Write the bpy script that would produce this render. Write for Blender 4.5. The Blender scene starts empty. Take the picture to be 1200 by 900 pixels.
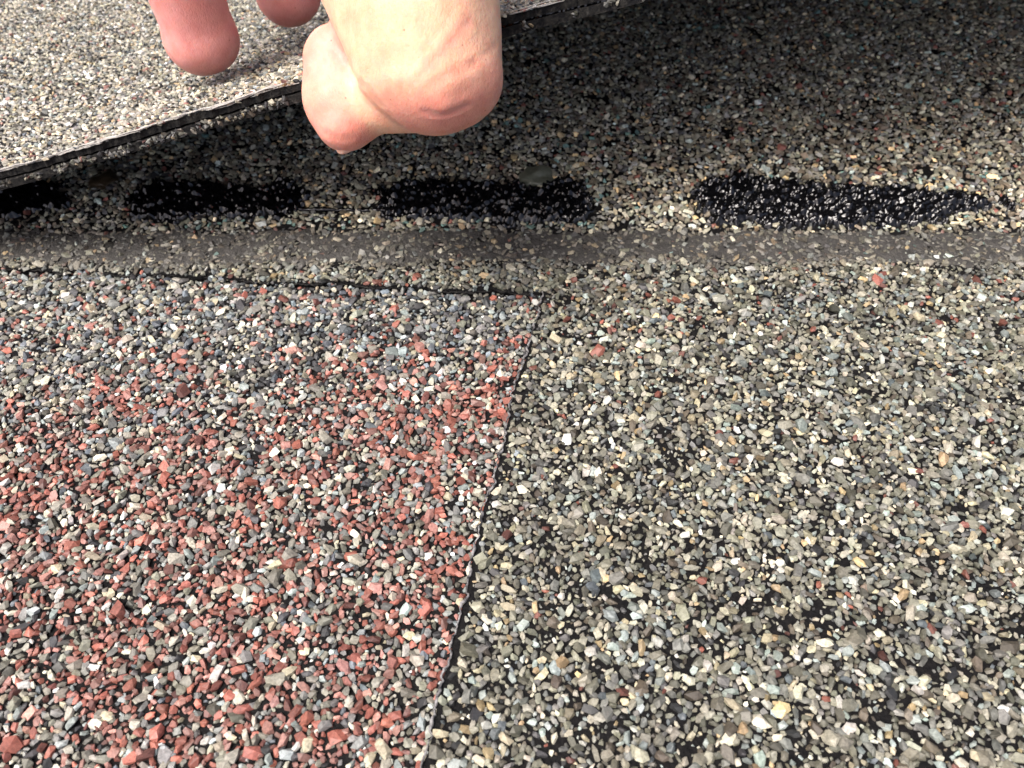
import bpy, bmesh, math
import numpy as np
from mathutils import Vector, Matrix

# ------------------------------------------------------------------ camera, sky, sun, exposure
MM = 0.001
scene = bpy.context.scene
COL = scene.collection
CAM_H, CAM_P, FPX = 103.0, math.radians(48.0), 900.0       # camera height above the roof plane (mm), pitch, focal (px of 1200)
cam_d = bpy.data.cameras.new('camera')
cam = bpy.data.objects.new('camera', cam_d)
COL.objects.link(cam)
cam.location = (0, 0, CAM_H*MM)
cam.rotation_euler = (math.pi/2 - CAM_P, 0, 0)
cam_d.sensor_width = 36.0
cam_d.lens = 36.0*FPX/1200.0
cam_d.clip_start = 0.002
cam_d.clip_end = 50.0
cam_d.dof.use_dof = True
cam_d.dof.focus_distance = 0.126
cam_d.dof.aperture_fstop = 40.0
scene.camera = cam

SUN_EL, SUN_AZ = math.radians(62.0), math.radians(232.0)   # azimuth from +Y towards +X
world = bpy.data.worlds.new('World')
scene.world = world
world.use_nodes = True
wn = world.node_tree.nodes
wl = world.node_tree.links
sky = wn.new('ShaderNodeTexSky')
sky.sky_type = 'NISHITA'
sky.sun_disc = False
sky.sun_elevation = SUN_EL
sky.sun_rotation = SUN_AZ
sky.air_density = 0.35
sky.dust_density = 6.0
sky.ozone_density = 0.0
wl.new(sky.outputs[0], wn['Background'].inputs[0])
wn['Background'].inputs[1].default_value = 0.15

sun_d = bpy.data.lights.new('sun', 'SUN')
sun_d.energy = 1.5
sun_d.angle = math.radians(32)
sun_d.color = (1.0, 0.98, 0.955)
sun = bpy.data.objects.new('sun', sun_d)
COL.objects.link(sun)
sdir = Vector((math.sin(SUN_AZ)*math.cos(SUN_EL), math.cos(SUN_AZ)*math.cos(SUN_EL), math.sin(SUN_EL)))
sun.rotation_euler = sdir.to_track_quat('Z', 'Y').to_euler()
sun.location = sdir*2

vs = scene.view_settings
vs.view_transform = 'Standard'
vs.look = 'None'
vs.exposure = 1.15
vs.gamma = 1.0
vs.use_curve_mapping = False

# ------------------------------------------------------------------ small helpers
rng = np.random.default_rng(11)
CF = np.array([0, math.cos(CAM_P), -math.sin(CAM_P)])
CU = np.array([0, math.sin(CAM_P), math.cos(CAM_P)])
CC = np.array([0, 0, CAM_H])


def P(px, py, d):
    """world point (mm) at photograph pixel px, py and camera depth d (mm): used to take measurements from the photograph"""
    return CC + d*(CF + np.array([(px-600)/FPX, 0, 0]) - (py-450)/FPX*CU)


def G(px, py, z=0.0):
    v = CF + np.array([(px-600)/FPX, 0, 0]) - (py-450)/FPX*CU
    return CC + v*((z-CAM_H)/v[2])


def project(pts):
    q = np.asarray(pts, float) - CC
    d = q@CF
    return 600+FPX*q[:, 0]/d, 450-FPX*(q@CU)/d, d


_tab = np.random.default_rng(5).random((256, 256))


def vn(x, y, s=0):
    """value noise 0..1"""
    x = np.asarray(x, float)+s*17.31+1000
    y = np.asarray(y, float)+s*7.77+1000
    xi = np.floor(x).astype(int)
    yi = np.floor(y).astype(int)
    fx = x-xi
    fy = y-yi
    fx = fx*fx*(3-2*fx)
    fy = fy*fy*(3-2*fy)
    a = _tab[xi & 255, yi & 255]
    b = _tab[(xi+1) & 255, yi & 255]
    c = _tab[xi & 255, (yi+1) & 255]
    d = _tab[(xi+1) & 255, (yi+1) & 255]
    return (a*(1-fx)+b*fx)*(1-fy)+(c*(1-fx)+d*fx)*fy


def fbm(x, y, s=0, o=3):
    v = 0
    w = 0
    for i in range(o):
        v = v+vn(x*2**i, y*2**i, s+i*3)*0.5**i
        w += 0.5**i
    return v/w


def sstep(a, b, x):
    t = np.clip((np.asarray(x, float)-a)/(b-a), 0, 1)
    return t*t*(3-2*t)


def link(name, data, parent=None):
    o = bpy.data.objects.new(name, data)
    COL.objects.link(o)
    if parent is not None:
        o.parent = parent
    return o


def mesh_np(name, verts, faces, mat, cols=None, smooth=False):
    """verts in mm (n,3); faces (m,3) or (m,4) arrays"""
    v = (np.asarray(verts, np.float64)*MM).astype(np.float32)
    f = np.asarray(faces, np.int32)
    me = bpy.data.meshes.new(name)
    me.vertices.add(len(v))
    me.vertices.foreach_set('co', v.ravel())
    k = f.shape[1]
    me.loops.add(f.size)
    me.loops.foreach_set('vertex_index', f.ravel())
    me.polygons.add(len(f))
    me.polygons.foreach_set('loop_start', np.arange(0, f.size, k, dtype=np.int32))
    me.polygons.foreach_set('use_smooth', np.full(len(f), smooth))
    me.update(calc_edges=True)
    if cols is not None:
        at = me.color_attributes.new('col', 'FLOAT_COLOR', 'POINT')
        c4 = np.ones((len(v), 4), np.float32)
        c4[:, :3] = cols
        at.data.foreach_set('color', c4.ravel())
    me.materials.append(mat)
    return me


def tube(path, rad, n=6):
    """verts, quads for a tube along path (mm); rad scalar or array"""
    p = np.asarray(path, float)
    m = len(p)
    r = np.broadcast_to(np.asarray(rad, float), (m,))
    t = np.gradient(p, axis=0)
    t /= np.linalg.norm(t, axis=1)[:, None]+1e-9
    up = np.array([0, 0, 1.0])
    s = np.cross(t, up)
    s /= np.linalg.norm(s, axis=1)[:, None]+1e-9
    u = np.cross(s, t)
    a = np.linspace(0, 2*math.pi, n, endpoint=False)
    v = p[:, None, :]+r[:, None, None]*(np.cos(a)[None, :, None]*s[:, None, :]+np.sin(a)[None, :, None]*u[:, None, :])
    f = []
    for i in range(m-1):
        for j in range(n):
            k = (j+1) % n
            f.append((i*n+j, i*n+k, (i+1)*n+k, (i+1)*n+j))
    return v.reshape(-1, 3), np.array(f)


def merge(parts):
    vs_, fs_, o = [], [], 0
    for v, f in parts:
        vs_.append(v)
        fs_.append(np.asarray(f)+o)
        o += len(v)
    return np.concatenate(vs_), np.concatenate(fs_)


# ------------------------------------------------------------------ materials
def mat_base(name):
    m = bpy.data.materials.new(name)
    m.use_nodes = True
    nt = m.node_tree
    b = nt.nodes['Principled BSDF']
    return m, nt, b


def add_noise(nt, scale, detail=3.0, rough=0.55):
    n = nt.nodes.new('ShaderNodeTexNoise')
    n.inputs['Scale'].default_value = scale
    n.inputs['Detail'].default_value = detail
    n.inputs['Roughness'].default_value = rough
    tc = nt.nodes.new('ShaderNodeNewGeometry')
    nt.links.new(tc.outputs['Position'], n.inputs['Vector'])
    return n


def add_bump(nt, b, n, strength, dist):
    bp = nt.nodes.new('ShaderNodeBump')
    bp.inputs['Strength'].default_value = strength
    bp.inputs['Distance'].default_value = dist
    nt.links.new(n.outputs['Fac'], bp.inputs['Height'])
    nt.links.new(bp.outputs['Normal'], b.inputs['Normal'])
    return bp


def ramp(nt, src, stops):
    r = nt.nodes.new('ShaderNodeValToRGB')
    els = r.color_ramp.elements
    while len(els) < len(stops):
        els.new(0.5)
    for e, (p, c) in zip(els, stops):
        e.position = p
        e.color = (*c, 1)
    nt.links.new(src, r.inputs[0])
    return r


def mul_color(nt, a, bsock):
    mx = nt.nodes.new('ShaderNodeMix')
    mx.data_type = 'RGBA'
    mx.blend_type = 'MULTIPLY'
    mx.inputs[0].default_value = 1.0
    nt.links.new(a, mx.inputs[6])
    nt.links.new(bsock, mx.inputs[7])
    return mx.outputs[2]


def granule_mat(name, per_object):
    m, nt, b = mat_base(name)
    if per_object:
        src = nt.nodes.new('ShaderNodeObjectInfo').outputs['Color']
    else:
        at = nt.nodes.new('ShaderNodeVertexColor')
        at.layer_name = 'col'
        src = at.outputs['Color']
    n = add_noise(nt, 2600.0, 4.0, 0.65)
    r = ramp(nt, n.outputs['Fac'], [(0.3, (0.62, 0.62, 0.62)), (0.7, (1.3, 1.3, 1.3))])
    nt.links.new(mul_color(nt, src, r.outputs['Color']), b.inputs['Base Color'])
    b.inputs['Roughness'].default_value = 0.55
    b.inputs['Specular IOR Level'].default_value = 0.5
    add_bump(nt, b, n, 0.5, 0.00012)
    return m


M_GRAN = granule_mat('mineral_granules', False)
M_GRAN1 = granule_mat('mineral_granule_single', True)

M_ASPH, nt, b = mat_base('asphalt_mat_black')
n = add_noise(nt, 1500.0, 5.0)
r = ramp(nt, n.outputs['Fac'], [(0.3, (0.003, 0.003, 0.0035)), (0.75, (0.010, 0.0095, 0.0095))])
nt.links.new(r.outputs['Color'], b.inputs['Base Color'])
b.inputs['Roughness'].default_value = 0.75
b.inputs['Specular IOR Level'].default_value = 0.10
add_bump(nt, b, n, 0.8, 0.0004)

M_EDGE, nt, b = mat_base('cut_asphalt_edge')
n = add_noise(nt, 900.0, 6.0, 0.7)
r = ramp(nt, n.outputs['Fac'], [(0.42, (0.005, 0.005, 0.006)), (0.60, (0.022, 0.021, 0.019)), (0.80, (0.09, 0.085, 0.08))])
nt.links.new(r.outputs['Color'], b.inputs['Base Color'])
b.inputs['Roughness'].default_value = 0.8
b.inputs['Specular IOR Level'].default_value = 0.15
add_bump(nt, b, n, 0.9, 0.0006)

M_FIBRE, nt, b = mat_base('glass_fibre')
n = add_noise(nt, 700.0, 4.0, 0.7)
r = ramp(nt, n.outputs['Fac'], [(0.40, (0.012, 0.012, 0.013)), (0.58, (0.20, 0.195, 0.195)), (0.75, (0.48, 0.47, 0.46))])
nt.links.new(r.outputs['Color'], b.inputs['Base Color'])
b.inputs['Roughness'].default_value = 0.6
add_bump(nt, b, n, 0.6, 0.0003)

M_FRAY, nt, b = mat_base('frayed_white_fibre')
b.inputs['Base Color'].default_value = (0.36, 0.345, 0.32, 1)
b.inputs['Roughness'].default_value = 0.55

M_FILM, nt, b = mat_base('dusty_film')
n = add_noise(nt, 420.0, 6.0, 0.65)
r = ramp(nt, n.outputs['Fac'], [(0.32, (0.020, 0.019, 0.0175)), (0.7, (0.052, 0.049, 0.045))])
nt.links.new(r.outputs['Color'], b.inputs['Base Color'])
b.inputs['Roughness'].default_value = 0.75
n2 = add_noise(nt, 1600.0, 4.0)
add_bump(nt, b, n2, 0.7, 0.0005)

M_TAR, nt, b = mat_base('sealant_tar')
b.inputs['Base Color'].default_value = (0.003, 0.003, 0.0036, 1)
b.inputs['Roughness'].default_value = 0.05
b.inputs['Specular IOR Level'].default_value = 0.5
M_RESIN, nt, b = mat_base('resin_drop')
n = add_noise(nt, 500.0, 3.0)
r = ramp(nt, n.outputs['Fac'], [(0.3, (0.10, 0.115, 0.08)), (0.7, (0.24, 0.25, 0.19))])
nt.links.new(r.outputs['Color'], b.inputs['Base Color'])
b.inputs['Roughness'].default_value = 0.28
b.inputs['Transmission Weight'].default_value = 0.35
M_RESIN_B = M_RESIN.copy()
M_RESIN_B.name = 'brown_resin_drop'
for nd in M_RESIN_B.node_tree.nodes:
    if nd.type == 'VALTORGB':
        nd.color_ramp.elements[0].color = (0.05, 0.035, 0.018, 1)
        nd.color_ramp.elements[1].color = (0.12, 0.085, 0.05, 1)

# ------------------------------------------------------------------ the lower shingle: surface heights and the cut outline
# The right half and everything above the seam is the upper laminate (overlay); the cutout at the left shows the backer 1.7 mm lower.
STEP = 1.25
seam_px = np.array([(636, 343), (628, 378), (608, 440), (590, 520), (573, 582), (559, 640), (541, 715), (527, 770), (508, 845), (494, 905)])
seam = np.array([G(*q)[:2] for q in seam_px])[::-1]          # rising y
top_px = np.array([(-40, 312), (0, 314), (120, 318), (230, 323), (330, 330), (420, 334), (540, 339), (636, 343)])
topl = np.array([G(*q)[:2] for q in top_px])


def seam_x(y):
    y = np.asarray(y, float)
    x = np.interp(y, seam[:, 1], seam[:, 0])
    x = np.where(y < seam[0, 1], seam[0, 0]+(y-seam[0, 1])*0.2, x)
    return x+0.9*(vn(y*0.35, 0*y, 3)-0.5)+0.5*(vn(y*1.3, 0*y, 4)-0.5)


def top_y(x):
    x = np.asarray(x, float)
    y = np.interp(x, topl[:, 0], topl[:, 1])
    return y+1.1*(vn(x*0.25, 0*x, 5)-0.5)+0.6*(vn(x*1.1, 0*x, 6)-0.5)


CX, CY = topl[-1]


def in_cut(x, y):
    """true where the backer shows (left, below the seam)"""
    return np.where(y < CY, x < seam_x(np.minimum(y, CY)), (x < CX) & (y < top_y(x)))


def z_over(x, y):
    return 0.7*(fbm(np.asarray(x)*0.03, np.asarray(y)*0.03, 8)-0.5)+0.25*(vn(np.asarray(x)*0.2, np.asarray(y)*0.2, 9)-0.5)


def z_back(x, y):
    return z_over(x, y)-STEP+0.35*(vn(np.asarray(x)*0.08, np.asarray(y)*0.08, 10)-0.5)


XW, Y0, Y1 = 225.0, -15.0, 318.0
shingle = link('roof_shingle', None)
shingle['label'] = 'granule-coated roof shingle lying flat with red cutout, grey tab and black sealant dashes'
shingle['category'] = 'shingle'


def patch(xs, ys, fx, fy, fz):
    U, V = np.meshgrid(xs, ys)
    X = fx(U, V)
    Y = fy(U, V)
    Z = fz(X, Y)
    nx, ny = len(xs), len(ys)
    i, j = np.meshgrid(np.arange(nx-1), np.arange(ny-1))
    a = (j*nx+i).ravel()
    return np.stack([X, Y, Z], -1).reshape(-1, 3), np.stack([a, a+1, a+1+nx, a+nx], 1)


def slab(vtop, ftop, thick):
    """closed slab below a top sheet"""
    nvert = len(vtop)
    vb = vtop.copy()
    vb[:, 2] -= thick
    fb = ftop[:, ::-1]+nvert
    e = np.concatenate([ftop[:, [0, 1]], ftop[:, [1, 2]], ftop[:, [2, 3]], ftop[:, [3, 0]]])
    key = {}
    for p, q in e:
        key[(p, q)] = 1
    side = [(q, p, p+nvert, q+nvert) for p, q in e if (q, p) not in key]
    return np.concatenate([vtop, vb]), np.concatenate([ftop, fb, np.array(side)])


def weld(v, f, eps=1e-3):
    k = np.round(v/eps).astype(np.int64)
    _, idx, inv = np.unique(k, axis=0, return_index=True, return_inverse=True)
    return v[idx], inv.ravel()[f]


# overlay: left patch above the cutout, right patch above the corner, right patch below the corner
xsL = np.concatenate([[-XW, -200, -150], np.linspace(-130, CX, 200)])
xsR = np.concatenate([np.linspace(0, 1, 60)**1.0])
ysU = np.linspace(0, 1, 60)
ty = top_y(CX)
seamc = seam_x(CY)
pA = patch(xsL, ysU, lambda u, v: u, lambda u, v: top_y(u)*(1-v)+Y1*v, z_over)
ysB = np.linspace(Y0, float(top_y(CX)), 170)
pB = patch(xsR, ysB, lambda u, v: np.where(v > ysB[-1]-1e-6, CX, seam_x(v))*(1-u)+XW*u, lambda u, v: v, z_over)
pC = patch(xsR, ysU, lambda u, v: CX*(1-u)+XW*u, lambda u, v: float(top_y(CX))*(1-v)+Y1*v, z_over)
vt, ft = merge([pA, pB, pC])
vt, ft = weld(vt, ft)
v, f = slab(vt, ft, STEP-0.28)
overlay = link('overlay_layer', mesh_np('overlay_layer', v, f, M_ASPH, smooth=False), shingle)
overlay['label'] = 'raised grey-olive upper layer of the flat shingle'
pD = patch(np.linspace(-XW, 40, 90), np.linspace(Y0, 150, 60), lambda u, v: u, lambda u, v: v, z_back)
v, f = slab(*pD, 1.6)
backer = link('backer_layer', mesh_np('backer_layer', v, f, M_ASPH), shingle)
backer['label'] = 'recessed lower layer of the flat shingle with red and white granules'

# cut edge: face of the overlay along the seam, rough, with pale fibre along its rim
ey = np.linspace(Y0, CY, 420)
path1 = np.stack([seam_x(ey)-0.12, ey, z_over(seam_x(ey), ey)-0.25], 1)
ex = np.linspace(CX, -XW, 640)
path2 = np.stack([ex, top_y(ex)-0.12, z_over(ex, top_y(ex))-0.35], 1)
rr = np.clip(0.42*fbm(ey*0.6, ey*0+3, 12)-0.03, 0.09, 0.28)
jit = lambda n_, a, s: a*(vn(np.arange(n_)*0.8, np.zeros(n_), s)-0.5)
path1[:, 0] += jit(420, 0.55, 20)
path1[:, 2] += 0.5+jit(420, 0.4, 21)
v, f = tube(path1, rr, 7)
link('cut_edge_fibre', mesh_np('cut_edge_fibre', v, f, M_FIBRE, smooth=True), overlay)
path2[:, 1] += jit(640, 0.7, 22)
v, f = tube(path2, np.clip(0.6*fbm(ex*0.5, ex*0, 13)-0.14, 0.02, 0.35), 7)
link('cut_edge', mesh_np('cut_edge', v, f, M_EDGE, smooth=True), overlay)

# ------------------------------------------------------------------ granules
def hull_shapes(count, npts, seed):
    r_ = np.random.default_rng(seed)
    V, Fc = [], []
    while len(V) < count:
        # points on a sphere, pushed apart, then squashed into an irregular crushed-stone block
        p = r_.normal(size=(npts, 3))
        p /= np.linalg.norm(p, axis=1)[:, None]
        for _ in range(12):
            d = p[:, None]-p[None]
            q = (d/(np.linalg.norm(d, axis=2)[..., None]**3+0.08)).sum(1)
            p = p+0.06*q
            p /= np.linalg.norm(p, axis=1)[:, None]
        p = np.sign(p)*np.abs(p)**0.8
        p += r_.normal(size=p.shape)*0.13
        bm = bmesh.new()
        for c in p:
            bm.verts.new(c)
        bm.verts.ensure_lookup_table()
        bmesh.ops.convex_hull(bm, input=bm.verts[:])
        bm.verts.index_update()
        fc = [[v_.index for v_ in f_.verts] for f_ in bm.faces]
        co = np.array([v_.co[:] for v_ in bm.verts])
        bm.free()
        if len(co) == npts and len(fc) == 2*npts-4 and all(len(q) == 3 for q in fc):
            co -= co.mean(0)
            co /= np.abs(co).max(0)
            V.append(co)
            Fc.append(fc)
    return np.array(V), np.array(Fc)


SH_NEAR = hull_shapes(36, 11, 3)
SH_FAR = hull_shapes(30, 8, 4)
SH_MIN = hull_shapes(20, 6, 6)

CELL = 0.2


def scatter(x0, x1, y0, y1, accept, classes, seed):
    """dart throwing, large granules first. accept(x, y, d) -> bool mask. returns x, y, diameter"""
    r_ = np.random.default_rng(seed)
    nx, ny = int((x1-x0)/CELL)+40, int((y1-y0)/CELL)+40
    occ = np.zeros((ny, nx), bool)
    area = (x1-x0)*(y1-y0)
    out = []
    for dia, dens, pack in classes:
        n_ = int(area*dens)
        x = r_.uniform(x0, x1, n_)
        y = r_.uniform(y0, y1, n_)
        d = dia*r_.uniform(0.88, 1.12, n_)
        k = accept(x, y, d)
        x, y, d = x[k], y[k], d[k]
        rs = max(1, int(round(0.5*dia*pack/CELL)))
        g = np.arange(-rs, rs+1)
        disc = (g[:, None]**2+g[None]**2) <= (rs+0.3)**2
        rc = max(0, int(round(0.5*dia*0.5/CELL)))
        ci = ((x-x0)/CELL).astype(int)+15
        cj = ((y-y0)/CELL).astype(int)+15
        for q in range(len(x)):
            a, b_ = cj[q], ci[q]
            if occ[a, b_] or occ[a-rc:a+rc+1, b_].any() or occ[a, b_-rc:b_+rc+1].any():
                continue
            occ[a-rs:a+rs+1, b_-rs:b_+rs+1] |= disc
            out.append((x[q], y[q], d[q]))
    return np.array(out).T


CLASSES = [(2.1, 0.020, 0.62), (1.75, 0.09, 0.62), (1.4, 0.32, 0.62), (1.12, 0.85, 0.62), (0.9, 1.7, 0.62), (0.7, 2.2, 0.62), (0.5, 2.0, 0.66)]
CLASSES_F = [(1.9, 0.03, 0.66), (1.6, 0.14, 0.66), (1.3, 0.5, 0.66), (1.05, 1.2, 0.66), (0.8, 1.3, 0.7), (0.6, 0.5, 0.76)]


def rot_mats(n_, r_, tilt):
    a = r_.uniform(0, 2*math.pi, n_)
    b_ = r_.normal(0, tilt, n_)
    c = r_.normal(0, tilt, n_)
    ca, sa, cb, sb, cc_, sc = np.cos(a), np.sin(a), np.cos(b_), np.sin(b_), np.cos(c), np.sin(c)
    z = np.zeros(n_)
    o = np.ones(n_)
    Rz = np.stack([ca, -sa, z, sa, ca, z, z, z, o], 1).reshape(-1, 3, 3)
    Rx = np.stack([o, z, z, z, cb, -sb, z, sb, cb], 1).reshape(-1, 3, 3)
    Ry = np.stack([cc_, z, sc, z, o, z, -sc, z, cc_], 1).reshape(-1, 3, 3)
    return Ry@Rx@Rz


def granule_xform(d, r_, tilt=0.38, flat=0.62):
    n_ = len(d)
    asp = r_.uniform(0.52, 0.98, n_)
    sc = np.stack([0.5*d*r_.uniform(1.0, 1.45, n_), 0.5*d*asp*1.1, 0.5*d*np.clip(r_.normal(flat, 0.12, n_), 0.38, 0.95)], 1)
    return rot_mats(n_, r_, tilt), sc


def granule_mesh(name, shapes, cen, R, S, col, mat, r_, frame=None):
    V, Fc = shapes
    n_ = len(cen)
    k = r_.integers(0, len(V), n_)
    v = V[k]*S[:, None, :]
    v = np.einsum('nij,nvj->nvi', R, v)
    if frame is not None:
        v = np.einsum('nij,nvj->nvi', frame, v)
    v = v+cen[:, None, :]
    nv = V.shape[1]
    f_ = Fc[k]+(np.arange(n_)*nv)[:, None, None]
    c = np.repeat(col, nv, axis=0)
    return mesh_np(name, v.reshape(-1, 3), f_.reshape(-1, 3), mat, c)


PAL = dict(
    red=(0.25, 0.088, 0.064), pink=(0.30, 0.155, 0.128), maroon=(0.15, 0.062, 0.050), cream=(0.47, 0.445, 0.36), white=(0.53, 0.525, 0.48),
    grey=(0.175, 0.177, 0.166), olive=(0.155, 0.152, 0.120), blue=(0.112, 0.132, 0.146), pale=(0.30, 0.345, 0.335), dark=(0.042, 0.043, 0.045),
    tan=(0.41, 0.31, 0.18), brown=(0.110, 0.092, 0.070), teal=(0.095, 0.165, 0.158), mid=(0.27, 0.262, 0.215), buff=(0.42, 0.38, 0.27))
PN = list(PAL)
PC = np.array([PAL[k] for k in PN])


def pick(weights, n_, r_):
    """weights: dict name -> scalar or array(n)"""
    W_ = np.zeros((n_, len(PN)))
    for k, w in weights.items():
        W_[:, PN.index(k)] = w
    W_ = np.cumsum(W_, 1)
    W_ /= W_[:, -1:]
    i = (r_.random(n_)[:, None] > W_).sum(1)
    c = PC[i]*np.exp(r_.normal(-0.02, 0.33, n_))[:, None]*np.exp(r_.normal(0, 0.022, (n_, 3)))
    return np.clip(c, 0.005, 0.82)


def in_view(x, y, z, m):
    px, py, d = project(np.stack([x, y, z], 1))
    return (px > -m) & (px < 1200+m) & (py > -m) & (py < 900+m)


FILM0, FILM1 = 126.0, 139.5       # the dusty band where the lifted edge used to lie


def film_amt(x, y):
    wob = 4.0*(fbm(x*0.09, y*0.09, 30)-0.5)+1.6*(vn(x*0.9, y*0.9, 31)-0.5)
    return sstep(FILM0-3.0, FILM0+2.5, y+wob)*(1-sstep(FILM1-3.2, FILM1+2.6, y+wob*0.8))


# sealant dashes: x range and y profile (mm), measured on the roof plane
def gx(px, py):
    return G(px, py)[0]


DASH = []   # centre line samples: (x, y low, y high)
def dash(pts):
    DASH.append(np.array([(G(px, 0.5*(a+b_))[0], G(px, b_)[1], G(px, a)[1]) for px, a, b_ in pts]))


dash([(-70, 222, 250), (-20, 218, 252), (30, 217, 253), (60, 222, 250), (84, 231, 246)])
dash([(155, 225, 246), (172, 216, 256), (215, 213, 259), (250, 218, 256), (285, 221, 257), (320, 215, 259), (345, 216, 256), (360, 226, 245)])
dash([(448, 225, 248), (466, 213, 254), (500, 208, 257), (545, 213, 258), (590, 219, 260), (632, 217, 262), (665, 211, 263), (684, 214, 259), (693, 226, 247)])
dash([(816, 226, 248), (832, 211, 260), (868, 207, 266), (910, 211, 266), (960, 216, 264), (1010, 219, 263), (1060, 219, 264), (1110, 219, 263), (1150, 221, 260), (1190, 228, 252)])


def dash_env(i, x, y):
    D = DASH[i]
    lo = np.interp(x, D[:, 0], D[:, 1])+2.6*(fbm(x*0.22, y*0.12, 40+i)-0.5)
    hi = np.interp(x, D[:, 0], D[:, 2])+2.6*(fbm(x*0.22, y*0.12, 50+i)-0.5)
    e = np.minimum(np.minimum(y-lo, hi-y), np.minimum(x-D[0, 0], D[-1, 0]-x)*0.8)
    e = e+0.5+4.0*(fbm(x*0.33, y*0.33, 60+i)-0.5)+2.4*(vn(x*1.1, y*1.1, 160+i)-0.5)
    if i == 3:   # ragged, thinning towards its right end
        e = e-3.6*sstep(86, 112, x)*vn(x*0.35, y*0.35, 66)*2
    return e


def tar_amt(x, y):
    e = np.full(np.shape(x), -9.0)
    for i in range(len(DASH)):
        e = np.maximum(e, dash_env(i, x, y))
    return e


def bare(x, y, thr, s):
    return (fbm(x*0.34, y*0.42, s, 3) < thr) & (vn(x*5.1, y*5.1, s+2) < 0.72)


VIEW_M = 200.0
CLASSES_O = [(1.5, 0.14, 0.64), (1.25, 0.8, 0.64), (1.0, 1.3, 0.64), (0.8, 0.7, 0.68)]
reports = []


def build_field(name, parent, xr, yr, region, zf, colour, seed, n_single=0, near_split=True, thr=0.30):
    r_ = np.random.default_rng(seed)

    def accept_with(lo, hi):
        def acc(x, y, d):
            k = (y >= lo) & (y < hi)
            k &= region(x, y, d)
            k &= in_view(x, y, 0*x, VIEW_M)
            k &= ~bare(x, y, thr, seed) | ((d < 0.56) & (vn(x*2.1, y*2.1, seed+7) > 0.4))
            # thin clumps
            return k
        return acc
    batches = []
    x, y, d = scatter(xr[0], xr[1], yr[0], min(yr[1], 128.0), accept_with(-99, 128.0), CLASSES, seed+1)
    batches.append((x, y, d, SH_NEAR))
    if yr[1] > 128.0:
        x, y, d = scatter(xr[0], xr[1], 128.0, yr[1], accept_with(128.0, 999), CLASSES_F, seed+2)
        batches.append((x, y, d, SH_FAR))
    # the rest of the sheet, beyond what the photograph shows: the same coat, fewer and simpler granules
    x, y, d = scatter(xr[0], xr[1], yr[0], yr[1], lambda x, y, d: region(x, y, d) & ~in_view(x, y, 0*x, VIEW_M) & ~bare(x, y, thr, seed), CLASSES_O, seed+3)
    batches.append((x, y, d, SH_MIN))
    for bi, (x, y, d, shp) in enumerate(batches):
        R, S = granule_xform(d, r_)
        fl = film_amt(x, y)
        tr = tar_amt(x, y)
        S[:, 2] *= 1-0.25*fl
        z = zf(x, y)+S[:, 2]*r_.uniform(0.0, 0.85, len(x))-0.05*fl
        col = colour(x, y, d, r_, fl)
        keep = tr < 0.35
        cen = np.stack([x, y, z], 1)
        px, py, dep = project(cen)
        vis = (px > 8) & (px < 1192) & (py > 8) & (py < 892) & keep
        size = np.where(vis, d/dep, 0)
        single = np.zeros(len(x), bool)
        if n_single and bi == 0:
            single[np.argsort(-size)[:n_single]] = True
        m = keep & ~single
        small = d < 0.62
        for tag_, sel, sh in (('', m & ~small, shp), ('s', m & small, SH_FAR if shp is SH_NEAR else SH_MIN)):
            if sel.sum() == 0:
                continue
            reports.append((sel.sum(), sh[1].shape[1]))
            me = granule_mesh('granule_coat', sh, cen[sel], R[sel], S[sel], col[sel], M_GRAN, r_)
            o = link('granule_coat', me, parent)
            o['kind'] = 'stuff'
        for q in np.nonzero(single)[0]:
            k = r_.integers(0, len(SINGLE))
            o = link('granule', SINGLE[k], parent)
            mw = np.eye(4)
            mw[:3, :3] = R[q]@np.diag(S[q])
            mw[:3, 3] = cen[q]*MM
            o.matrix_world = Matrix(mw.tolist())
            o.color = (*col[q], 1)


SINGLE = []
for k in range(24):
    # unit granule: 1 mm half-size, scaled per object
    SINGLE.append(mesh_np('granule', SH_NEAR[0][k], SH_NEAR[1][k], M_GRAN1))


def col_over(x, y, d, r_, fl):
    n_ = len(x)
    c_old = pick(dict(olive=.36, grey=.28, mid=.32, cream=.17, white=.045, pale=.15, tan=.035, buff=.09, dark=.08, brown=.10, blue=.04,
                      red=.17*np.exp(-((y-113)/8.0)**2)*(vn(x*0.12, y*0.12, 71) > 0.45)+0.006, maroon=.010), n_, r_)
    tq = sstep(0.60, 0.75, fbm(x*0.045, y*0.16, 72))*0.10+0.30*np.exp(-((y-140.5)/1.6)**2)*((x > -78) & (x < 20))
    c_new = pick(dict(olive=.40, brown=.30, grey=.22, mid=.18, cream=.035, tan=.05, buff=.03, pale=.05, dark=.14, maroon=.03, teal=.012+tq), n_, r_)
    k = sstep(124, 129, y+1.5*(vn(x*.3, y*.3, 74)-.5))[:, None]
    c = c_old*np.array([0.675, 0.68, 0.645])*(1-k)+c_new*np.array([1.80, 1.76, 1.63])*k  # covered granules: colour raised to make up for the shade under the lifted shingle
    c = c*(1+0.22*(1-k)*(np.clip((60-y)/60, 0, 1)[:, None]*0))
    fc = np.array([0.050, 0.048, 0.043])
    a = (fl*np.clip(r_.normal(0.80, 0.16, n_), 0, 0.97))[:, None]
    return c*(1-a)+fc*a


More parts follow.
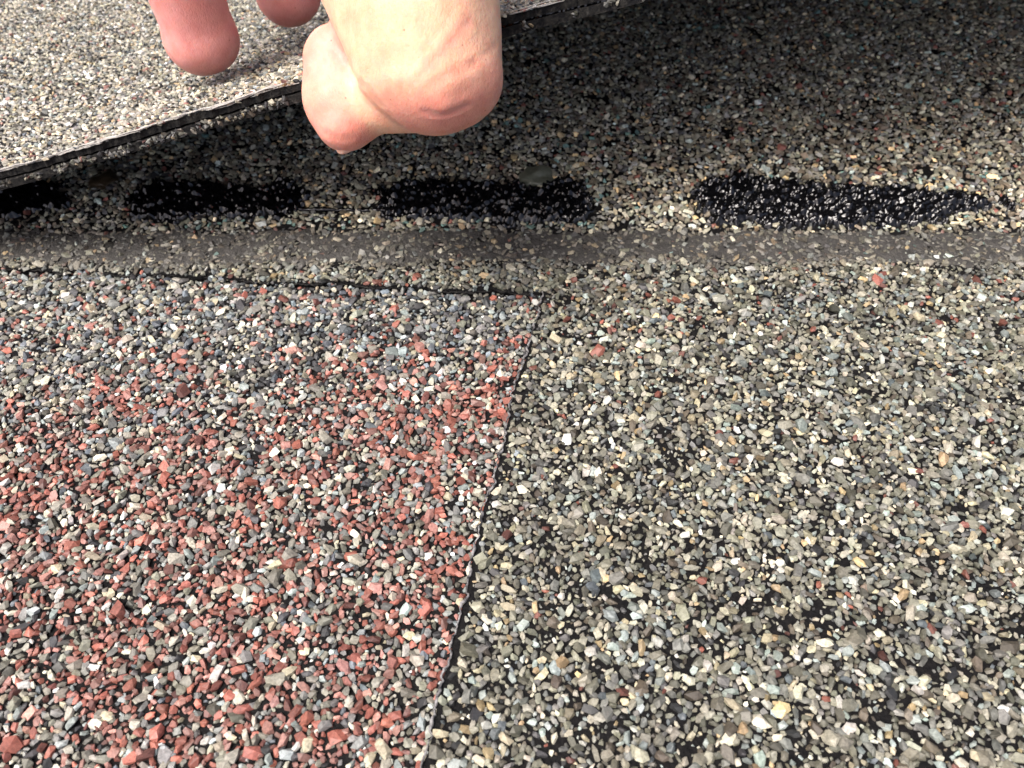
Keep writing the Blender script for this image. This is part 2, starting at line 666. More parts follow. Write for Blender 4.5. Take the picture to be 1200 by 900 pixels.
def col_back(x, y, d, r_, fl):
    n_ = len(x)
    # red blend drifting across the tab
    px, py, _ = project(np.stack([x, y, 0*x-1.7], 1))
    rd = sstep(455, 615, py+0.20*px+150*(fbm(x*.06, y*.06, 80)-.5))
    cl = 0.55+0.9*sstep(0.35, 0.65, fbm(x*0.13, y*0.13, 81))
    w = 0.03+0.62*rd*cl+0.06*(1-rd)*cl
    dk = (1-rd)*sstep(150, 380, px)
    return pick(dict(red=w*.62, pink=w*.55, maroon=w*.28, cream=.115, white=.035, grey=.21, mid=.22, olive=.15, pale=.10,
                     blue=.04+.13*(1-rd), dark=.05+.06*(1-rd)+.16*dk, buff=.05), n_, r_)*0.82


def reg_over(x, y, d):
    m = 0.22*d
    return ~in_cut(x-m, y) & ~in_cut(x, y-m) & ~((x < CX+1.6) & (x > seam_x(np.minimum(y, CY))-1) & (y < CY) & (x-seam_x(np.minimum(y, CY)) < 0.75) & (vn(y*.35, 0*y, 91) > .22))


def reg_back(x, y, d):
    m = 0.12*d
    return in_cut(x+m, y) & in_cut(x, y+m)


build_field('overlay', overlay, (-XW+2, XW-2), (Y0+2, Y1-4), reg_over, z_over, col_over, 101, n_single=150, thr=0.36)
build_field('backer', backer, (-XW+2, CX+2), (Y0+2, 126), reg_back, z_back, col_back, 202, n_single=150, thr=0.275)

# granules fallen against the step below the upper seam
r_ = np.random.default_rng(606)
x = r_.uniform(-150, CX-0.5, 420)
x = x[vn(x*0.22, x*0, 607) > 0.62]
d = np.clip(r_.lognormal(-0.1, 0.25, len(x)), 0.5, 1.5)
y = top_y(x)-r_.uniform(-0.25, 0.9, len(x))
R, S = granule_xform(d, r_, 0.6)
col = col_back(x, y, d, r_, 0*x)*0.9
cen = np.stack([x, y, z_back(x, y)+0.35+r_.uniform(0, 0.75, len(x))], 1)
o = link('granule_coat', granule_mesh('granule_coat', SH_NEAR, cen, R, S, col, M_GRAN, r_), backer)
o['kind'] = 'stuff'

# dusty film lying between the granules where the lifted edge used to rest
fx_ = np.linspace(-XW+1, XW-1, 700)
fy_ = np.linspace(0, 1, 44)


def z_film(x, y):
    a = film_amt(x, y)
    return z_over(x, y)-0.67+a*0.82+0.64*(fbm(x*0.5, y*0.5, 33)-0.5)


v, f = patch(fx_, fy_, lambda u, w: u, lambda u, w: np.where(u < CX, np.maximum(top_y(u)+1.2, FILM0-5), FILM0-5)*(1-w)+(FILM1+4)*w, z_film)
dust = link('dust_band', mesh_np('dust_band', v, f, M_FILM, smooth=True), overlay)
dust['label'] = 'smooth grey-brown dusty band below the sealant dashes'

# ------------------------------------------------------------------ sealant dashes
for i, D in enumerate(DASH):
    x0, x1 = D[0, 0]-2, D[-1, 0]+2
    y0, y1 = D[:, 1].min()-3, D[:, 2].max()+3
    xs = np.arange(x0, x1, 0.22)
    ys = np.arange(y0, y1, 0.22)
    X, Y = np.meshgrid(xs, ys)
    E_ = dash_env(i, X, Y)
    r_ = np.random.default_rng(300+i)
    H_ = sstep(-0.4, 2.0, E_)*1.15-0.45
    # tar-coated granules under the skin
    n_ = int((x1-x0)*(y1-y0)*1.7)
    qx = r_.uniform(x0, x1, n_)
    qy = r_.uniform(y0, y1, n_)
    qd = np.clip(r_.lognormal(0.02, 0.35, n_), .5, 2.2)
    ok = dash_env(i, qx, qy) > 0.0
    B_ = np.zeros_like(H_)
    for a, b_, c in zip(qx[ok], qy[ok], qd[ok]):
        i0, i1 = np.searchsorted(xs, [a-c, a+c])
        j0, j1 = np.searchsorted(ys, [b_-c, b_+c])
        th = r_.uniform(0, math.pi)
        dx, dy = X[j0:j1, i0:i1]-a, Y[j0:j1, i0:i1]-b_
        u, w = dx*math.cos(th)+dy*math.sin(th), (-dx*math.sin(th)+dy*math.cos(th))*r_.uniform(1.1, 2.4)
        q = 1-(u*u+w*w)/(0.72*c)**2
        tilt = 1+0.35*(u*r_.normal()+w*r_.normal())/c
        B_[j0:j1, i0:i1] = np.maximum(B_[j0:j1, i0:i1], np.clip(q, 0, 1)**0.8*0.62*c*tilt)
    H_ = H_+B_*sstep(-0.5, 0.5, E_)*(0.5+0.9*fbm(X*0.3, Y*0.3, 75+i))+1.1*(fbm(X*0.6, Y*0.75, 70+i, 2)-0.5)+0.45*(vn(X*1.9, Y*1.9, 170+i)-0.5)
    Zs = z_over(X, Y)+H_
    nx = len(xs)
    a, b_ = np.meshgrid(np.arange(nx-1), np.arange(len(ys)-1))
    fidx = (b_*nx+a).ravel()
    keepf = (E_[:-1, :-1] > -0.8).ravel()
    f = np.stack([fidx, fidx+1, fidx+1+nx, fidx+nx], 1)[keepf]
    v = np.stack([X, Y, Zs], -1).reshape(-1, 3)
    used = np.unique(f)
    mp = np.full(len(v), -1)
    mp[used] = np.arange(len(used))
    o = link('sealant_dash', mesh_np('sealant_dash', v[used], mp[f], M_TAR, smooth=True), shingle)
    o['label'] = ['short glossy black sealant dash at the left end of the row', 'glossy black sealant dash second from left',
                  'glossy black sealant dash below the hand', 'long glossy black sealant dash at right, ragged at its right end'][i]

# thin tar streak joining two dashes
sx = np.linspace(gx(352, 248), gx(455, 248), 60)
sy = G(400, 248.5)[1]+0.9*(fbm(sx*0.3, sx*0, 45)-0.5)
v, f = tube(np.stack([sx, sy, z_over(sx, sy)+0.55+0.5*(vn(sx*1.2, sx*0, 46)-.5)], 1), 0.35+0.35*vn(sx*0.9, sx*0, 47), 7)
o = link('sealant_streak', mesh_np('sealant_streak', v, f, M_TAR, smooth=True), shingle)


# two resin drops among the granules
def drop(px, py, rx, ry, h, mat, label, seed):
    c = G(px, py)
    bm = bmesh.new()
    bmesh.ops.create_icosphere(bm, subdivisions=4, radius=1)
    co = np.array([q.co[:] for q in bm.verts])
    fc = np.array([[w.index for w in q.verts] for q in bm.faces])
    bm.free()
    g = 1+0.9*(fbm(co[:, 0]*1.3, co[:, 1]*1.3+co[:, 2], seed)-0.5)
    v_ = co*np.array([rx, ry, h])*g[:, None]
    v_[:, 2] += 0.7*(fbm(v_[:, 0]*0.8, v_[:, 1]*0.8, seed+2)-0.5)
    v_ += np.array([c[0], c[1], float(z_over(c[0], c[1]))+0.35])
    o_ = link('resin_drop', mesh_np('resin_drop', v_, fc, mat, smooth=True), shingle)
    o_['label'] = label


drop(628, 207, 4.2, 3.6, 1.25, M_RESIN, 'cloudy grey-green resin drop above the sealant dash below the hand', 5)
drop(122, 213, 3.6, 4.2, 1.0, M_RESIN_B, 'brown resin drop between the two left sealant dashes', 6)

# ------------------------------------------------------------------ the lifted shingle
YH = 300.0
WL = YH-float(G(0, 312)[1])
t_x = np.array([-230, -160, -97.2, -37.6, -1.4, 12.8, 28.1, 60, 100, 140, 220])
t_d = np.array([1.5, 3.6, 7.08, 12.57, 16.15, 17.1, 18.4, 21.4, 25.0, 27.5, 29.0])


def tilt_of(x):
    s = np.zeros_like(np.asarray(x, float))
    for o_ in (-9, -4.5, 0, 4.5, 9):
        s = s+np.interp(np.asarray(x)+o_, t_x, t_d)
    return np.radians(s/5)


def lift_pos(x, s, h=0.0):
    """point on the lifted shingle: x, distance s from the lower edge, h above its top face (mm)"""
    x = np.asarray(x, float)
    t = tilt_of(x)
    u = 1-s/WL                                  # 1 at the edge, 0 at the hinge
    t_loc = t*(1+0.10*u-0.05)
    Y = YH-WL*u*np.cos(t)
    Z = WL*np.sin(t)*np.where(u > 0, np.abs(u)**1.06, 0)
    Z = Z+1.0*(fbm(x*0.02, np.asarray(s)*0.02+x*0, 90)-0.5)*np.clip(s/20.0, 0, 1)+0.3*(vn(x*0.15, np.asarray(s)*0.15+x*0, 92)-.5)
    ny, nz = np.sin(t_loc), np.cos(t_loc)
    return np.stack(np.broadcast_arrays(x, Y+ny*h, Z+nz*h), -1)


lifted = link('roof_shingle', None)
lifted['label'] = 'pale beige granule-coated roof shingle with its lower edge lifted up by the hand'
lifted['category'] = 'shingle'
for o_, g_ in ((shingle, 'overlapping roof shingles'), (lifted, 'overlapping roof shingles')):
    o_['group'] = g_


def lift_slab(name, s0f, h0, h1, mat, xs, parent):
    ns = 26
    ss = np.linspace(0, 1, ns)**1.3
    X, Sg = np.meshgrid(xs, ss)
    s0 = s0f(X)
    S_ = s0*(1-Sg)+(WL+14)*Sg
    top = lift_pos(X, S_, h1).reshape(-1, 3)
    bot = lift_pos(X, S_, h0).reshape(-1, 3)
    nx = len(xs)
    i_, j_ = np.meshgrid(np.arange(nx-1), np.arange(ns-1))
    a_ = (j_*nx+i_).ravel()
    ftop = np.stack([a_, a_+1, a_+1+nx, a_+nx], 1)
    N = len(top)
    e0 = np.arange(nx-1)
    front = np.stack([e0+N, e0+1+N, e0+1, e0], 1)
    e1 = (ns-1)*nx+e0
    back = np.stack([e1, e1+1, e1+1+N, e1+N], 1)
    cl = np.arange(ns-1)*nx
    left = np.stack([cl, cl+nx, cl+nx+N, cl+N], 1)
    cr = cl+nx-1
    right = np.stack([cr+N, cr+nx+N, cr+nx, cr], 1)
    return link(name, mesh_np(name, np.concatenate([top, bot]), np.concatenate([ftop, ftop[:, ::-1]+N, front, back, left, right]), mat), parent)


xl = np.concatenate([np.linspace(-235, -112, 60), np.linspace(-111, 40, 420), np.linspace(41, 225, 90)])


def s_top(x):
    return 0.55+0.9*(fbm(x*0.12, x*0, 95)-0.5)+0.9*(vn(x*0.9, x*0, 96)-0.5)+0.2*(vn(x*2.6, x*0, 196)-0.5)


def s_bot(x):
    return -0.35+0.8*(fbm(x*0.10, x*0+4, 97)-0.5)+0.6*(vn(x*0.8, x*0, 98)-0.5)


top_layer = lift_slab('overlay_layer', s_top, -1.35, 0.0, M_EDGE, xl, lifted)
bot_layer = lift_slab('backer_layer', s_bot, -3.2, -1.75, M_EDGE, xl, lifted)
glue = lift_slab('bitumen_layer', lambda x: s_top(x)+0.9, -1.78, -1.32, M_TAR, xl, lifted)

# granules of its top face
r_ = np.random.default_rng(77)


def acc_v(x, s):
    px, py, dep = project(lift_pos(x, s, 0.4))
    return (px > -260) & (px < 830) & (py > -330) & (dep > 20) & (x > -165) & (x < 60) & (s < WL-20)


def acc_l(x, s, d):
    return (s > s_top(x)-0.02*d) & acc_v(x, s) & ~bare(x, s, 0.20, 404)


CLASSES_L = [(1.3, 0.08, 0.78), (1.08, 0.6, 0.78), (0.9, 1.6, 0.80), (0.72, 1.7, 0.82), (0.55, 1.0, 0.82)]
x, s, d = scatter(-165, 60, 0, WL-20, acc_l, CLASSES_L, 78)
R, S = granule_xform(d, r_, 0.3, 0.55)
t = tilt_of(x)
z0 = np.zeros(len(x))
fr = np.stack([z0+1, z0, z0, z0, np.cos(t), np.sin(t), z0, -np.sin(t), np.cos(t)], 1).reshape(-1, 3, 3)
pk = np.exp(-((s-4)/9.0)**2)
col = pick(dict(cream=.34, buff=.20, mid=.24, white=.12, grey=.12, olive=.08, pink=.02+.05*pk, pale=.05, tan=.04, dark=.05, blue=.03, maroon=.005+.015*pk), len(x), r_)*0.80
cen = lift_pos(x, s, S[:, 2]*r_.uniform(0.3, 0.8, len(x)))
me = granule_mesh('granule_coat', SH_FAR, cen, R, S, col, M_GRAN, r_, fr)
reports.append((len(x), 12))
o = link('granule_coat', me, top_layer)
o['kind'] = 'stuff'
x, s, d = scatter(-222, 215, 0, WL+8, lambda x, s, d: (s > s_top(x)) & ~acc_v(x, s), CLASSES_O, 79)
R, S = granule_xform(d, r_, 0.3, 0.55)
t = tilt_of(x)
z0 = np.zeros(len(x))
fr = np.stack([z0+1, z0, z0, z0, np.cos(t), np.sin(t), z0, -np.sin(t), np.cos(t)], 1).reshape(-1, 3, 3)
col = pick(dict(cream=.34, buff=.20, mid=.24, white=.12, grey=.12, olive=.08, pink=.02, pale=.05, tan=.04, dark=.05, blue=.03), len(x), r_)*0.80
cen = lift_pos(x, s, S[:, 2]*r_.uniform(0.3, 0.8, len(x)))
o = link('granule_coat', granule_mesh('granule_coat', SH_MIN, cen, R, S, col, M_GRAN, r_, fr), top_layer)
o['kind'] = 'stuff'
reports.append((len(x), 8))
# loose granules stuck on the exposed edge of its lower ply
n_ = 900
x = r_.uniform(-130, 60, n_)
d = np.clip(r_.lognormal(-0.2, 0.25, n_), .45, 1.3)
k = vn(x*0.5, x*0, 99) > 0.35
x, d = x[k], d[k]
R, S = granule_xform(d, r_, 0.8, 0.6)
cen = lift_pos(x, s_bot(x)-0.05, r_.uniform(-2.9, -1.6, len(x)))
col = pick(dict(olive=.3, grey=.3, brown=.2, dark=.3, cream=.08, tan=.05, maroon=.05), len(x), r_)*0.45
o = link('granule_coat', granule_mesh('granule_coat', SH_FAR, cen, R, S, col, M_GRAN, r_), bot_layer)
o['kind'] = 'stuff'
# frayed pale fibres along its top rim
fib = []
for _ in range(64):
    a = r_.uniform(-125, -48) if _ < 52 else r_.uniform(-48, 30)
    ln = r_.uniform(4, 16)
    xx = np.linspace(a, a+ln, 14)
    hh = 0.15+0.5*(fbm(xx*0.25, xx*0+_, 110)-0.3)+r_.uniform(-0.3, 0.25)
    so = s_top(xx)-0.10+r_.uniform(-0.25, 0.35)+0.6*(fbm(xx*0.2, xx*0+_*2, 111)-0.5)
    p_ = lift_pos(xx, so, hh)
    rad = r_.uniform(0.06, 0.16)*np.sin(np.linspace(0.15, math.pi-0.15, 14))**0.5
    fib.append(tube(p_, rad, 5))
v, f = merge(fib)
o = link('frayed_fibre', mesh_np('frayed_fibre', v, f, M_FRAY, smooth=True), top_layer)
o['kind'] = 'stuff'
# ------------------------------------------------------------------ the hand pinching the lifted edge
def cap(p, a, b_, r1, r2):
    a = np.asarray(a, float)
    b_ = np.asarray(b_, float)
    ba = b_-a
    pa = p-a
    h = np.clip(pa@ba/(ba@ba), 0, 1)
    return np.sqrt(((pa-h[:, None]*ba)**2).sum(1))-(r1+(r2-r1)*h)


def ell(p, c, r):
    q = (p-np.asarray(c))/np.asarray(r)
    k0 = np.sqrt((q**2).sum(1))
    k1 = np.sqrt(((q/np.asarray(r))**2).sum(1))+1e-9
    return k0*(k0-1)/k1


def smin(a, b_, k):
    h = np.clip(0.5+0.5*(b_-a)/k, 0, 1)
    return b_+(a-b_)*h-k*h*(1-h)


def chain(p, pts, rad, k):
    d_ = None
    for i_ in range(len(pts)-1):
        c_ = cap(p, pts[i_], pts[i_+1], rad[i_], rad[i_+1])
        d_ = c_ if d_ is None else smin(d_, c_, k)
    return d_


FING = [  # tip, last joint, middle joint, knuckle (mm) and radii
    ([P(236, 45, 152.5), (-62.5, 153.0, 57), (-63, 166, 84), (-62, 196, 108)], [6.4, 7.7, 8.2, 10]),            # ring
    ([P(337, -9, 166), (-49, 179.0, 58), (-48, 190, 88), (-44, 204, 112)], [6.9, 7.6, 8.6, 10.5]),          # middle
    ([(-24, 181, 36.5), (-26, 184.0, 58), (-27, 192, 86), (-26, 203, 110)], [6.8, 7.6, 8.6, 10.5]),         # index
    ([(-78, 158, 78), (-81, 170.0, 92), (-82, 188, 98), (-79, 200, 112)], [5.4, 6.2, 7.0, 9]),              # little, lifted clear
]
WRIST = np.array([-46, 214, 176.0])
T_IP = P(508, 84, 112)
T_MCP = np.array([-19, 134, 84.0])
T_CMC = np.array([-28, 176, 132.0])


def hand_sdf(p):
    # palm
    d_ = None
    for (pts, rad) in FING:
        c_ = cap(p, pts[3], WRIST+np.array([(pts[3][0]+46)*0.45, 0, 0]), 12.5, 15)
        d_ = c_ if d_ is None else smin(d_, c_, 8)
    d_ = smin(d_, cap(p, WRIST, (-44, 262, 262), 22, 25), 14)
    d_ = smin(d_, cap(p, (-44, 262, 262), (-42, 310, 345), 25, 31), 10)
    for (pts, rad) in FING:
        c_ = chain(p, pts, rad, 3.0)
        d_ = smin(d_, c_, 5.0)
    d_ = smin(d_, cap(p, P(230, 48, 152.5), P(242, 45, 152.5), 6.0, 6.0), 1.5)
    # thumb
    th = cap(p, T_MCP, T_IP, 14.2, 9.0)
    th = smin(th, cap(p, P(458, 78, 113.5), P(400, -170, 121), 5.2, 13.5), 4.0)
    th = smin(th, cap(p, P(548, 92, 113.5), P(530, -60, 114.5), 4.6, 6.6), 4.0)
    th = smin(th, cap(p, T_MCP, T_CMC, 14.2, 17), 8)
    lobe = cap(p, P(399, 71, 121.5), P(403, 146, 120.5), 5.7, 4.1)
    lobe = smin(lobe, cap(p, P(402, 115, 123), P(402, 118, 142), 5.6, 4.6), 3)
    lobe = smin(lobe, cap(p, P(405, 118, 121.5), P(500, 116, 116), 5.2, 4.8), 3.0)
    th = smin(th, lobe, 1.1)
    return smin(d_, th, 7.0)


def grad(p, e=0.05):
    g_ = np.zeros_like(p)
    for i_ in range(3):
        o_ = np.zeros(3)
        o_[i_] = e
        g_[:, i_] = (hand_sdf(p+o_)-hand_sdf(p-o_))/(2*e)
    return g_/(np.linalg.norm(g_, axis=1)[:, None]+1e-9)


def surface_nets(lo, hi, h):
    ax = [np.arange(lo[i_], hi[i_]+h, h) for i_ in range(3)]
    n0, n1, n2 = map(len, ax)
    val = np.empty((n0, n1, n2))
    yy, zz = np.meshgrid(ax[1], ax[2], indexing='ij')
    for i_ in range(0, n0, 8):
        b0 = ax[0][i_:i_+8]
        pts = np.empty((len(b0), n1, n2, 3))
        pts[..., 0] = b0[:, None, None]
        pts[..., 1] = yy
        pts[..., 2] = zz
        val[i_:i_+8] = hand_sdf(pts.reshape(-1, 3)).reshape(len(b0), n1, n2)
    s_ = val < 0
    acc_ = np.zeros((n0-1, n1-1, n2-1, 3))
    cnt = np.zeros((n0-1, n1-1, n2-1))
    idx = {}
    quads = []
    edges = []
    for a in range(3):
        sl0 = [slice(None)]*3
        sl1 = [slice(None)]*3
        sl0[a] = slice(0, -1)
        sl1[a] = slice(1, None)
        ch = s_[tuple(sl0)] != s_[tuple(sl1)]
        I = np.argwhere(ch)
        v0 = val[tuple(sl0)][ch]
        v1 = val[tuple(sl1)][ch]
        t_ = v0/(v0-v1)
        pos = I.astype(float)
        pos[:, a] += t_
        b_, c_ = [q for q in range(3) if q != a]
        for ob in (0, -1):
            for oc in (0, -1):
                J = I.copy()
                J[:, b_] += ob
                J[:, c_] += oc
                ok_ = (J >= 0).all(1) & (J < np.array(cnt.shape)).all(1)
                np.add.at(acc_, tuple(J[ok_].T), pos[ok_])
                np.add.at(cnt, tuple(J[ok_].T), 1)
        edges.append((a, b_, c_, I, v0 < 0))
    act = cnt > 0
    num = np.full(cnt.shape, -1)
    num[act] = np.arange(act.sum())
    vv = acc_[act]/cnt[act][:, None]*h+np.array(lo)
    for a, b_, c_, I, neg in edges:
        ok_ = (I[:, b_] > 0) & (I[:, c_] > 0) & (I[:, b_] < cnt.shape[b_]) & (I[:, c_] < cnt.shape[c_])
        I = I[ok_]
        neg = neg[ok_]
        q = []
        for ob, oc in ((0, 0), (-1, 0), (-1, -1), (0, -1)):
            J = I.copy()
            J[:, b_] += ob
            J[:, c_] += oc
            q.append(num[tuple(J.T)])
        q = np.stack(q, 1)
        flip = neg if a != 1 else ~neg
        q[~flip] = q[~flip][:, ::-1]
        quads.append(q)
    return vv, np.concatenate(quads)


hv, hf = surface_nets((-112, 88, 16), (34, 352, 384), 2.2)
bm = bmesh.new()
for c in hv:
    bm.verts.new(c)
bm.verts.ensure_lookup_table()
for q in hf:
    try:
        bm.faces.new([bm.verts[i_] for i_ in q])
    except ValueError:
        pass
for it in range(3):
    bm.verts.ensure_lookup_table()
    co = np.array([q.co[:] for q in bm.verts])
    for _ in range(3):
        co = co-hand_sdf(co)[:, None]*grad(co)*0.9
    for q, c in zip(bm.verts, co):
        q.co = c
    if it == 2:
        break
    px, py, dp = project(co)
    vis = (px > 120) & (px < 660) & (py > -130) & (py < 230) & (dp > 60)
    bm.verts.index_update()
    ed = [e for e in bm.edges if vis[e.verts[0].index] and vis[e.verts[1].index]]
    bmesh.ops.subdivide_edges(bm, edges=ed, cuts=1, use_grid_fill=True)
bmesh.ops.triangulate(bm, faces=[q for q in bm.faces if len(q.verts) > 4])
bmesh.ops.recalc_face_normals(bm, faces=bm.faces[:])
bm.verts.index_update()
bm.verts.ensure_lookup_table()
co = np.array([q.co[:] for q in bm.verts])
nrm = grad(co)


def on_skin(px, py):
    d_ = 85.0
    for _ in range(60):
        d_ += 0.8*float(hand_sdf(P(px, py, d_)[None])[0])
    return P(px, py, d_)


def dist_poly(p, pts):
    m_ = np.full(len(p), 1e9)
    for a, b_ in zip(pts[:-1], pts[1:]):
        ba = b_-a
        pa = p-a
        h = np.clip(pa@ba/(ba@ba), 0, 1)
        m_ = np.minimum(m_, np.sqrt(((pa-h[:, None]*ba)**2).sum(1)))
    return m_


# skin folds and wrinkles, measured on the thumb
FOLDS = [([(371, 20), (382, 44), (396, 66), (413, 85), (431, 102), (446, 122)], 0.5, 0.16),
         ([(497, 130), (508, 133), (522, 133), (536, 129), (548, 123)], 0.40, 0.26),
         ([(549, 26), (534, 44), (518, 62), (500, 82), (492, 90)], 0.5, 0.06),
         ([(556, 74), (536, 82), (516, 92), (500, 104)], 0.6, 0.065),
         ([(582, 52), (566, 66), (552, 75)], 0.5, 0.07),
         ([(542, 18), (549, 27), (552, 33)], 0.3, 0.10),
         ([(530, 12), (512, 40), (498, 60)], 0.6, 0.05),
         ([(512, 120), (530, 112), (556, 100)], 0.6, 0.05),
         ([(372, 150), (385, 158), (398, 163), (412, 162)], 0.45, 0.12)]
disp = np.zeros(len(co))
for pts, w, dep in FOLDS:
    q = np.array([on_skin(*c) for c in pts])
    dd = dist_poly(co, q)
    disp -= dep*np.exp(-(dd/w)**2)
    disp += 0.35*dep*np.exp(-((dd-2.0*w)/(1.2*w))**2)
cal = on_skin(519, 124)
disp += 0.35*np.exp(-(np.linalg.norm(co-cal, axis=1)/1.6)**2)
disp += 0.5*(fbm(co[:, 0]*0.12+co[:, 2]*0.1, co[:, 1]*0.12, 120)-0.5)
co = co+nrm*disp[:, None]
for q, c in zip(bm.verts, co):
    q.co = c*MM
# flushed skin: redder at the pressed fingertips, the knuckle and the thumb tip
flush = np.zeros(len(co))
for (pts, rad) in FING:
    dd = np.minimum(cap(co, pts[0], pts[1], rad[0], rad[1]), 9)
    ln = np.linalg.norm(co-np.asarray(pts[0]), axis=1)
    flush = np.maximum(flush, (dd < 3)*(1-0.55*sstep(16, 40, ln)))
lob = np.minimum(cap(co, P(399, 71, 121.5), P(403, 146, 120.5), 5.7, 4.1), cap(co, P(402, 115, 123), P(402, 118, 142), 5.6, 4.6))
flush = np.maximum(flush, 0.58*(1-sstep(0.3, 2.5, lob)))
kn = on_skin(525, 140)
flush = np.maximum(flush, 0.72*np.exp(-((co-kn)**2*np.array([1/13.0**2, 1/10.0**2, 1/6.0**2])).sum(1)))
kn2 = on_skin(577, 110)
flush = np.maximum(flush, 0.45*np.exp(-(((co-kn2)/6.0)**2).sum(1)))
ff = dist_poly(co, np.array([on_skin(*c) for c in FOLDS[1][0]]))
flush = np.maximum(flush, 0.85*np.exp(-(ff/1.2)**2))
for fi in (2, 3):
    ff = dist_poly(co, np.array([on_skin(*c) for c in FOLDS[fi][0]]))
    flush = np.maximum(flush, 0.35*np.exp(-(ff/1.2)**2))
flush = np.clip(flush*(0.8+0.4*fbm(co[:, 0]*0.25+co[:, 2]*.2, co[:, 1]*0.25+co[:, 2]*.1, 130)), 0, 1)
pale, pinkc, redc = np.array([0.78, 0.495, 0.335]), np.array([0.72, 0.325, 0.25]), np.array([0.69, 0.315, 0.29])
a = flush[:, None]
skin_c = np.where(a < 0.5, pale+(pinkc-pale)*a*2, pinkc+(redc-pinkc)*(a-0.5)*2)

M_SKIN, nt, b = mat_base('skin')
at = nt.nodes.new('ShaderNodeVertexColor')
at.layer_name = 'col'
n = add_noise(nt, 350.0, 5.0, 0.6)
r = ramp(nt, n.outputs['Fac'], [(0.3, (0.90, 0.80, 0.78)), (0.7, (1.06, 1.10, 1.10))])
c1 = mul_color(nt, at.outputs['Color'], r.outputs['Color'])
vo = nt.nodes.new('ShaderNodeTexVoronoi')          # sparse pores and specks
vo.inputs['Scale'].default_value = 420.0
ge = nt.nodes.new('ShaderNodeNewGeometry')
nt.links.new(ge.outputs['Position'], vo.inputs['Vector'])
r2 = ramp(nt, vo.outputs['Distance'], [(0.035, (0.62, 0.48, 0.44)), (0.075, (1, 1, 1))])
c2 = mul_color(nt, c1, r2.outputs['Color'])
nt.links.new(c2, b.inputs['Base Color'])
b.inputs['Roughness'].default_value = 0.48
b.inputs['Specular IOR Level'].default_value = 0.42
b.inputs['Subsurface Weight'].default_value = 1.0
b.inputs['Subsurface Radius'].default_value = (1.0, 0.36, 0.2)
b.inputs['Subsurface Scale'].default_value = 0.0009
n3 = add_noise(nt, 2400.0, 4.0, 0.6)
mp_ = nt.nodes.new('ShaderNodeMapping')
mp_.inputs['Scale'].default_value = (1.0, 0.45, 0.6)
mp_.inputs['Rotation'].default_value = (0.4, 0.7, 0.6)
nt.links.new(ge.outputs['Position'], mp_.inputs['Vector'])
nt.links.new(mp_.outputs['Vector'], n3.inputs['Vector'])
bp = add_bump(nt, b, n3, 0.45, 0.00025)
ve = nt.nodes.new('ShaderNodeTexVoronoi')          # fine skin cells
ve.feature = 'DISTANCE_TO_EDGE'
ve.inputs['Scale'].default_value = 2300.0
nt.links.new(mp_.outputs['Vector'], ve.inputs['Vector'])
r3 = ramp(nt, ve.outputs['Distance'], [(0.0, (0, 0, 0)), (0.18, (1, 1, 1))])
b2 = nt.nodes.new('ShaderNodeBump')
b2.inputs['Strength'].default_value = 0.16
b2.inputs['Distance'].default_value = 0.00010
nt.links.new(r3.outputs['Color'], b2.inputs['Height'])
nt.links.new(bp.outputs['Normal'], b2.inputs['Normal'])
nt.links.new(b2.outputs['Normal'], b.inputs['Normal'])

me = bpy.data.meshes.new('hand')
bm.to_mesh(me)
bm.free()
at_ = me.color_attributes.new('col', 'FLOAT_COLOR', 'POINT')
c4 = np.ones((len(skin_c), 4), np.float32)
c4[:, :3] = skin_c
at_.data.foreach_set('color', c4.ravel())
me.polygons.foreach_set('use_smooth', np.ones(len(me.polygons), bool))
me.materials.append(M_SKIN)
hand = link('hand', me)
hand['label'] = 'bare hand with bent thumb, pinching and lifting the edge of the upper shingle'
hand['category'] = 'hand'

# thumb nail, only its rim shows at the tip
M_NAIL, nt, b = mat_base('nail')
b.inputs['Base Color'].default_value = (0.60, 0.36, 0.285, 1)
b.inputs['Roughness'].default_value = 0.3
b.inputs['Subsurface Weight'].default_value = 0.6
b.inputs['Subsurface Radius'].default_value = (1.0, 0.5, 0.35)
b.inputs['Subsurface Scale'].default_value = 0.0008


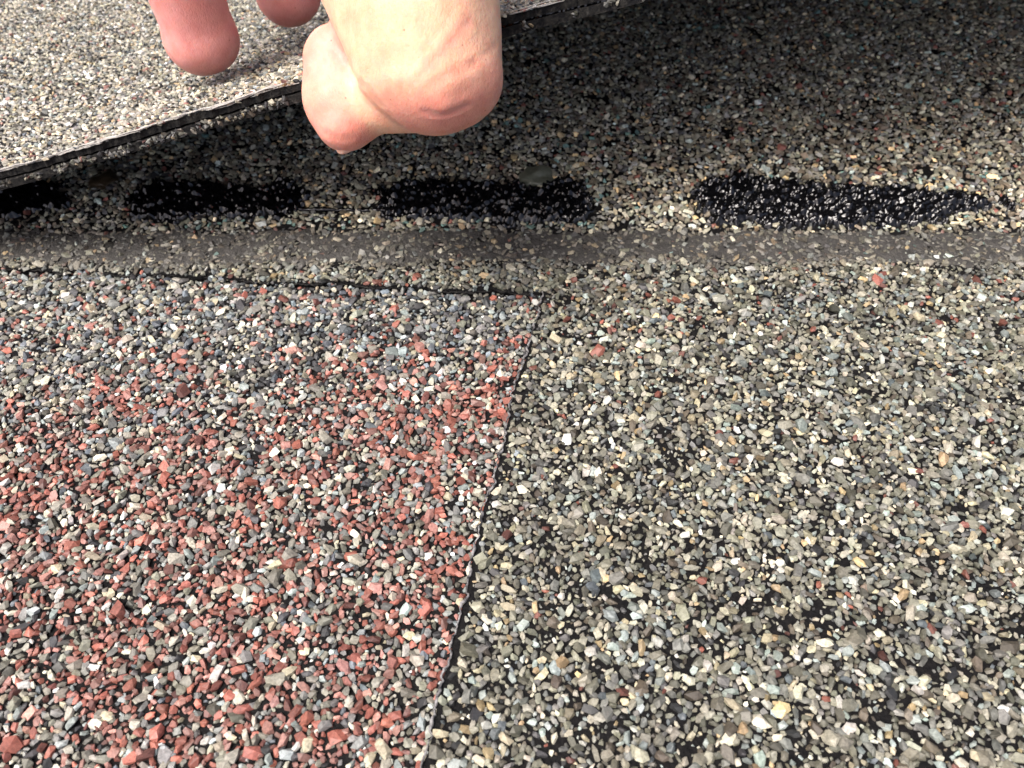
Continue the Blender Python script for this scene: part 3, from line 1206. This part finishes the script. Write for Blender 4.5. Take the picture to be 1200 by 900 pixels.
def nail(name, c, ex_, ey_, wid, leng, thick, parent):
    """curved plate: c centre, ex_ across, ey_ along; bulges along ex_ x ey_"""
    ex_ = ex_/np.linalg.norm(ex_)
    ey_ = ey_/np.linalg.norm(ey_)
    ez_ = np.cross(ex_, ey_)
    U, V = np.meshgrid(np.linspace(-1, 1, 15), np.linspace(-1, 1, 15))
    uu = U*np.sqrt(1-0.5*V**2*(V > 0))
    vv_ = V*np.sqrt(1-0.45*U**2)
    H0 = -0.30*wid*(uu**2)-0.10*leng*vv_**2
    edge_ = np.clip(1-np.maximum(np.abs(U), np.abs(V))**6, 0.25, 1)
    tp = c+uu[..., None]*wid*ex_+vv_[..., None]*leng*ey_+(H0+0.5*thick*edge_)[..., None]*ez_
    bt = c+uu[..., None]*wid*ex_+vv_[..., None]*leng*ey_+(H0-0.5*thick*edge_)[..., None]*ez_
    i_, j_ = np.meshgrid(np.arange(14), np.arange(14))
    a_ = (j_*15+i_).ravel()
    f_ = np.stack([a_, a_+1, a_+16, a_+15], 1)
    ring = [k_ for k_ in range(15)]+[15*k_+14 for k_ in range(1, 15)]+[14*15+k_ for k_ in range(13, -1, -1)]+[15*k_ for k_ in range(13, 0, -1)]
    sd = np.array([(ring[(k_+1) % len(ring)], ring[k_], ring[k_]+225, ring[(k_+1) % len(ring)]+225) for k_ in range(len(ring))])
    v_ = np.concatenate([tp.reshape(-1, 3), bt.reshape(-1, 3)])
    return link(name, mesh_np(name, v_, np.concatenate([f_, f_[:, ::-1]+225, sd]), M_NAIL, smooth=True), parent)


nc = P(409, 168.6, 120.3)
nl = nail('nail', nc, -np.array([0.86, 0.45, 0.25]), -CU*0.8+CF*0.6+np.array([-0.12, 0, 0]), 2.1, 1.45, 0.6, hand)
nl['label'] = 'pale rim of the thumb nail'
for (pts, rad) in FING:                     # nails on the far side of the fingers
    a0, a1 = np.asarray(pts[0], float), np.asarray(pts[1], float)
    ax_ = (a0-a1)/np.linalg.norm(a0-a1)
    bk = np.array([0, 1.0, 0])
    bk = bk-ax_*(bk@ax_)
    bk /= np.linalg.norm(bk)
    nail('nail', a0+bk*(rad[0]*0.97)-ax_*2.0, np.cross(ax_, bk), ax_, rad[0]*0.72, 6.0, 0.6, hand)
print('granules', [(int(a), int(a*b_)) for a, b_ in reports], 'tris', sum(int(a*b_) for a, b_ in reports))
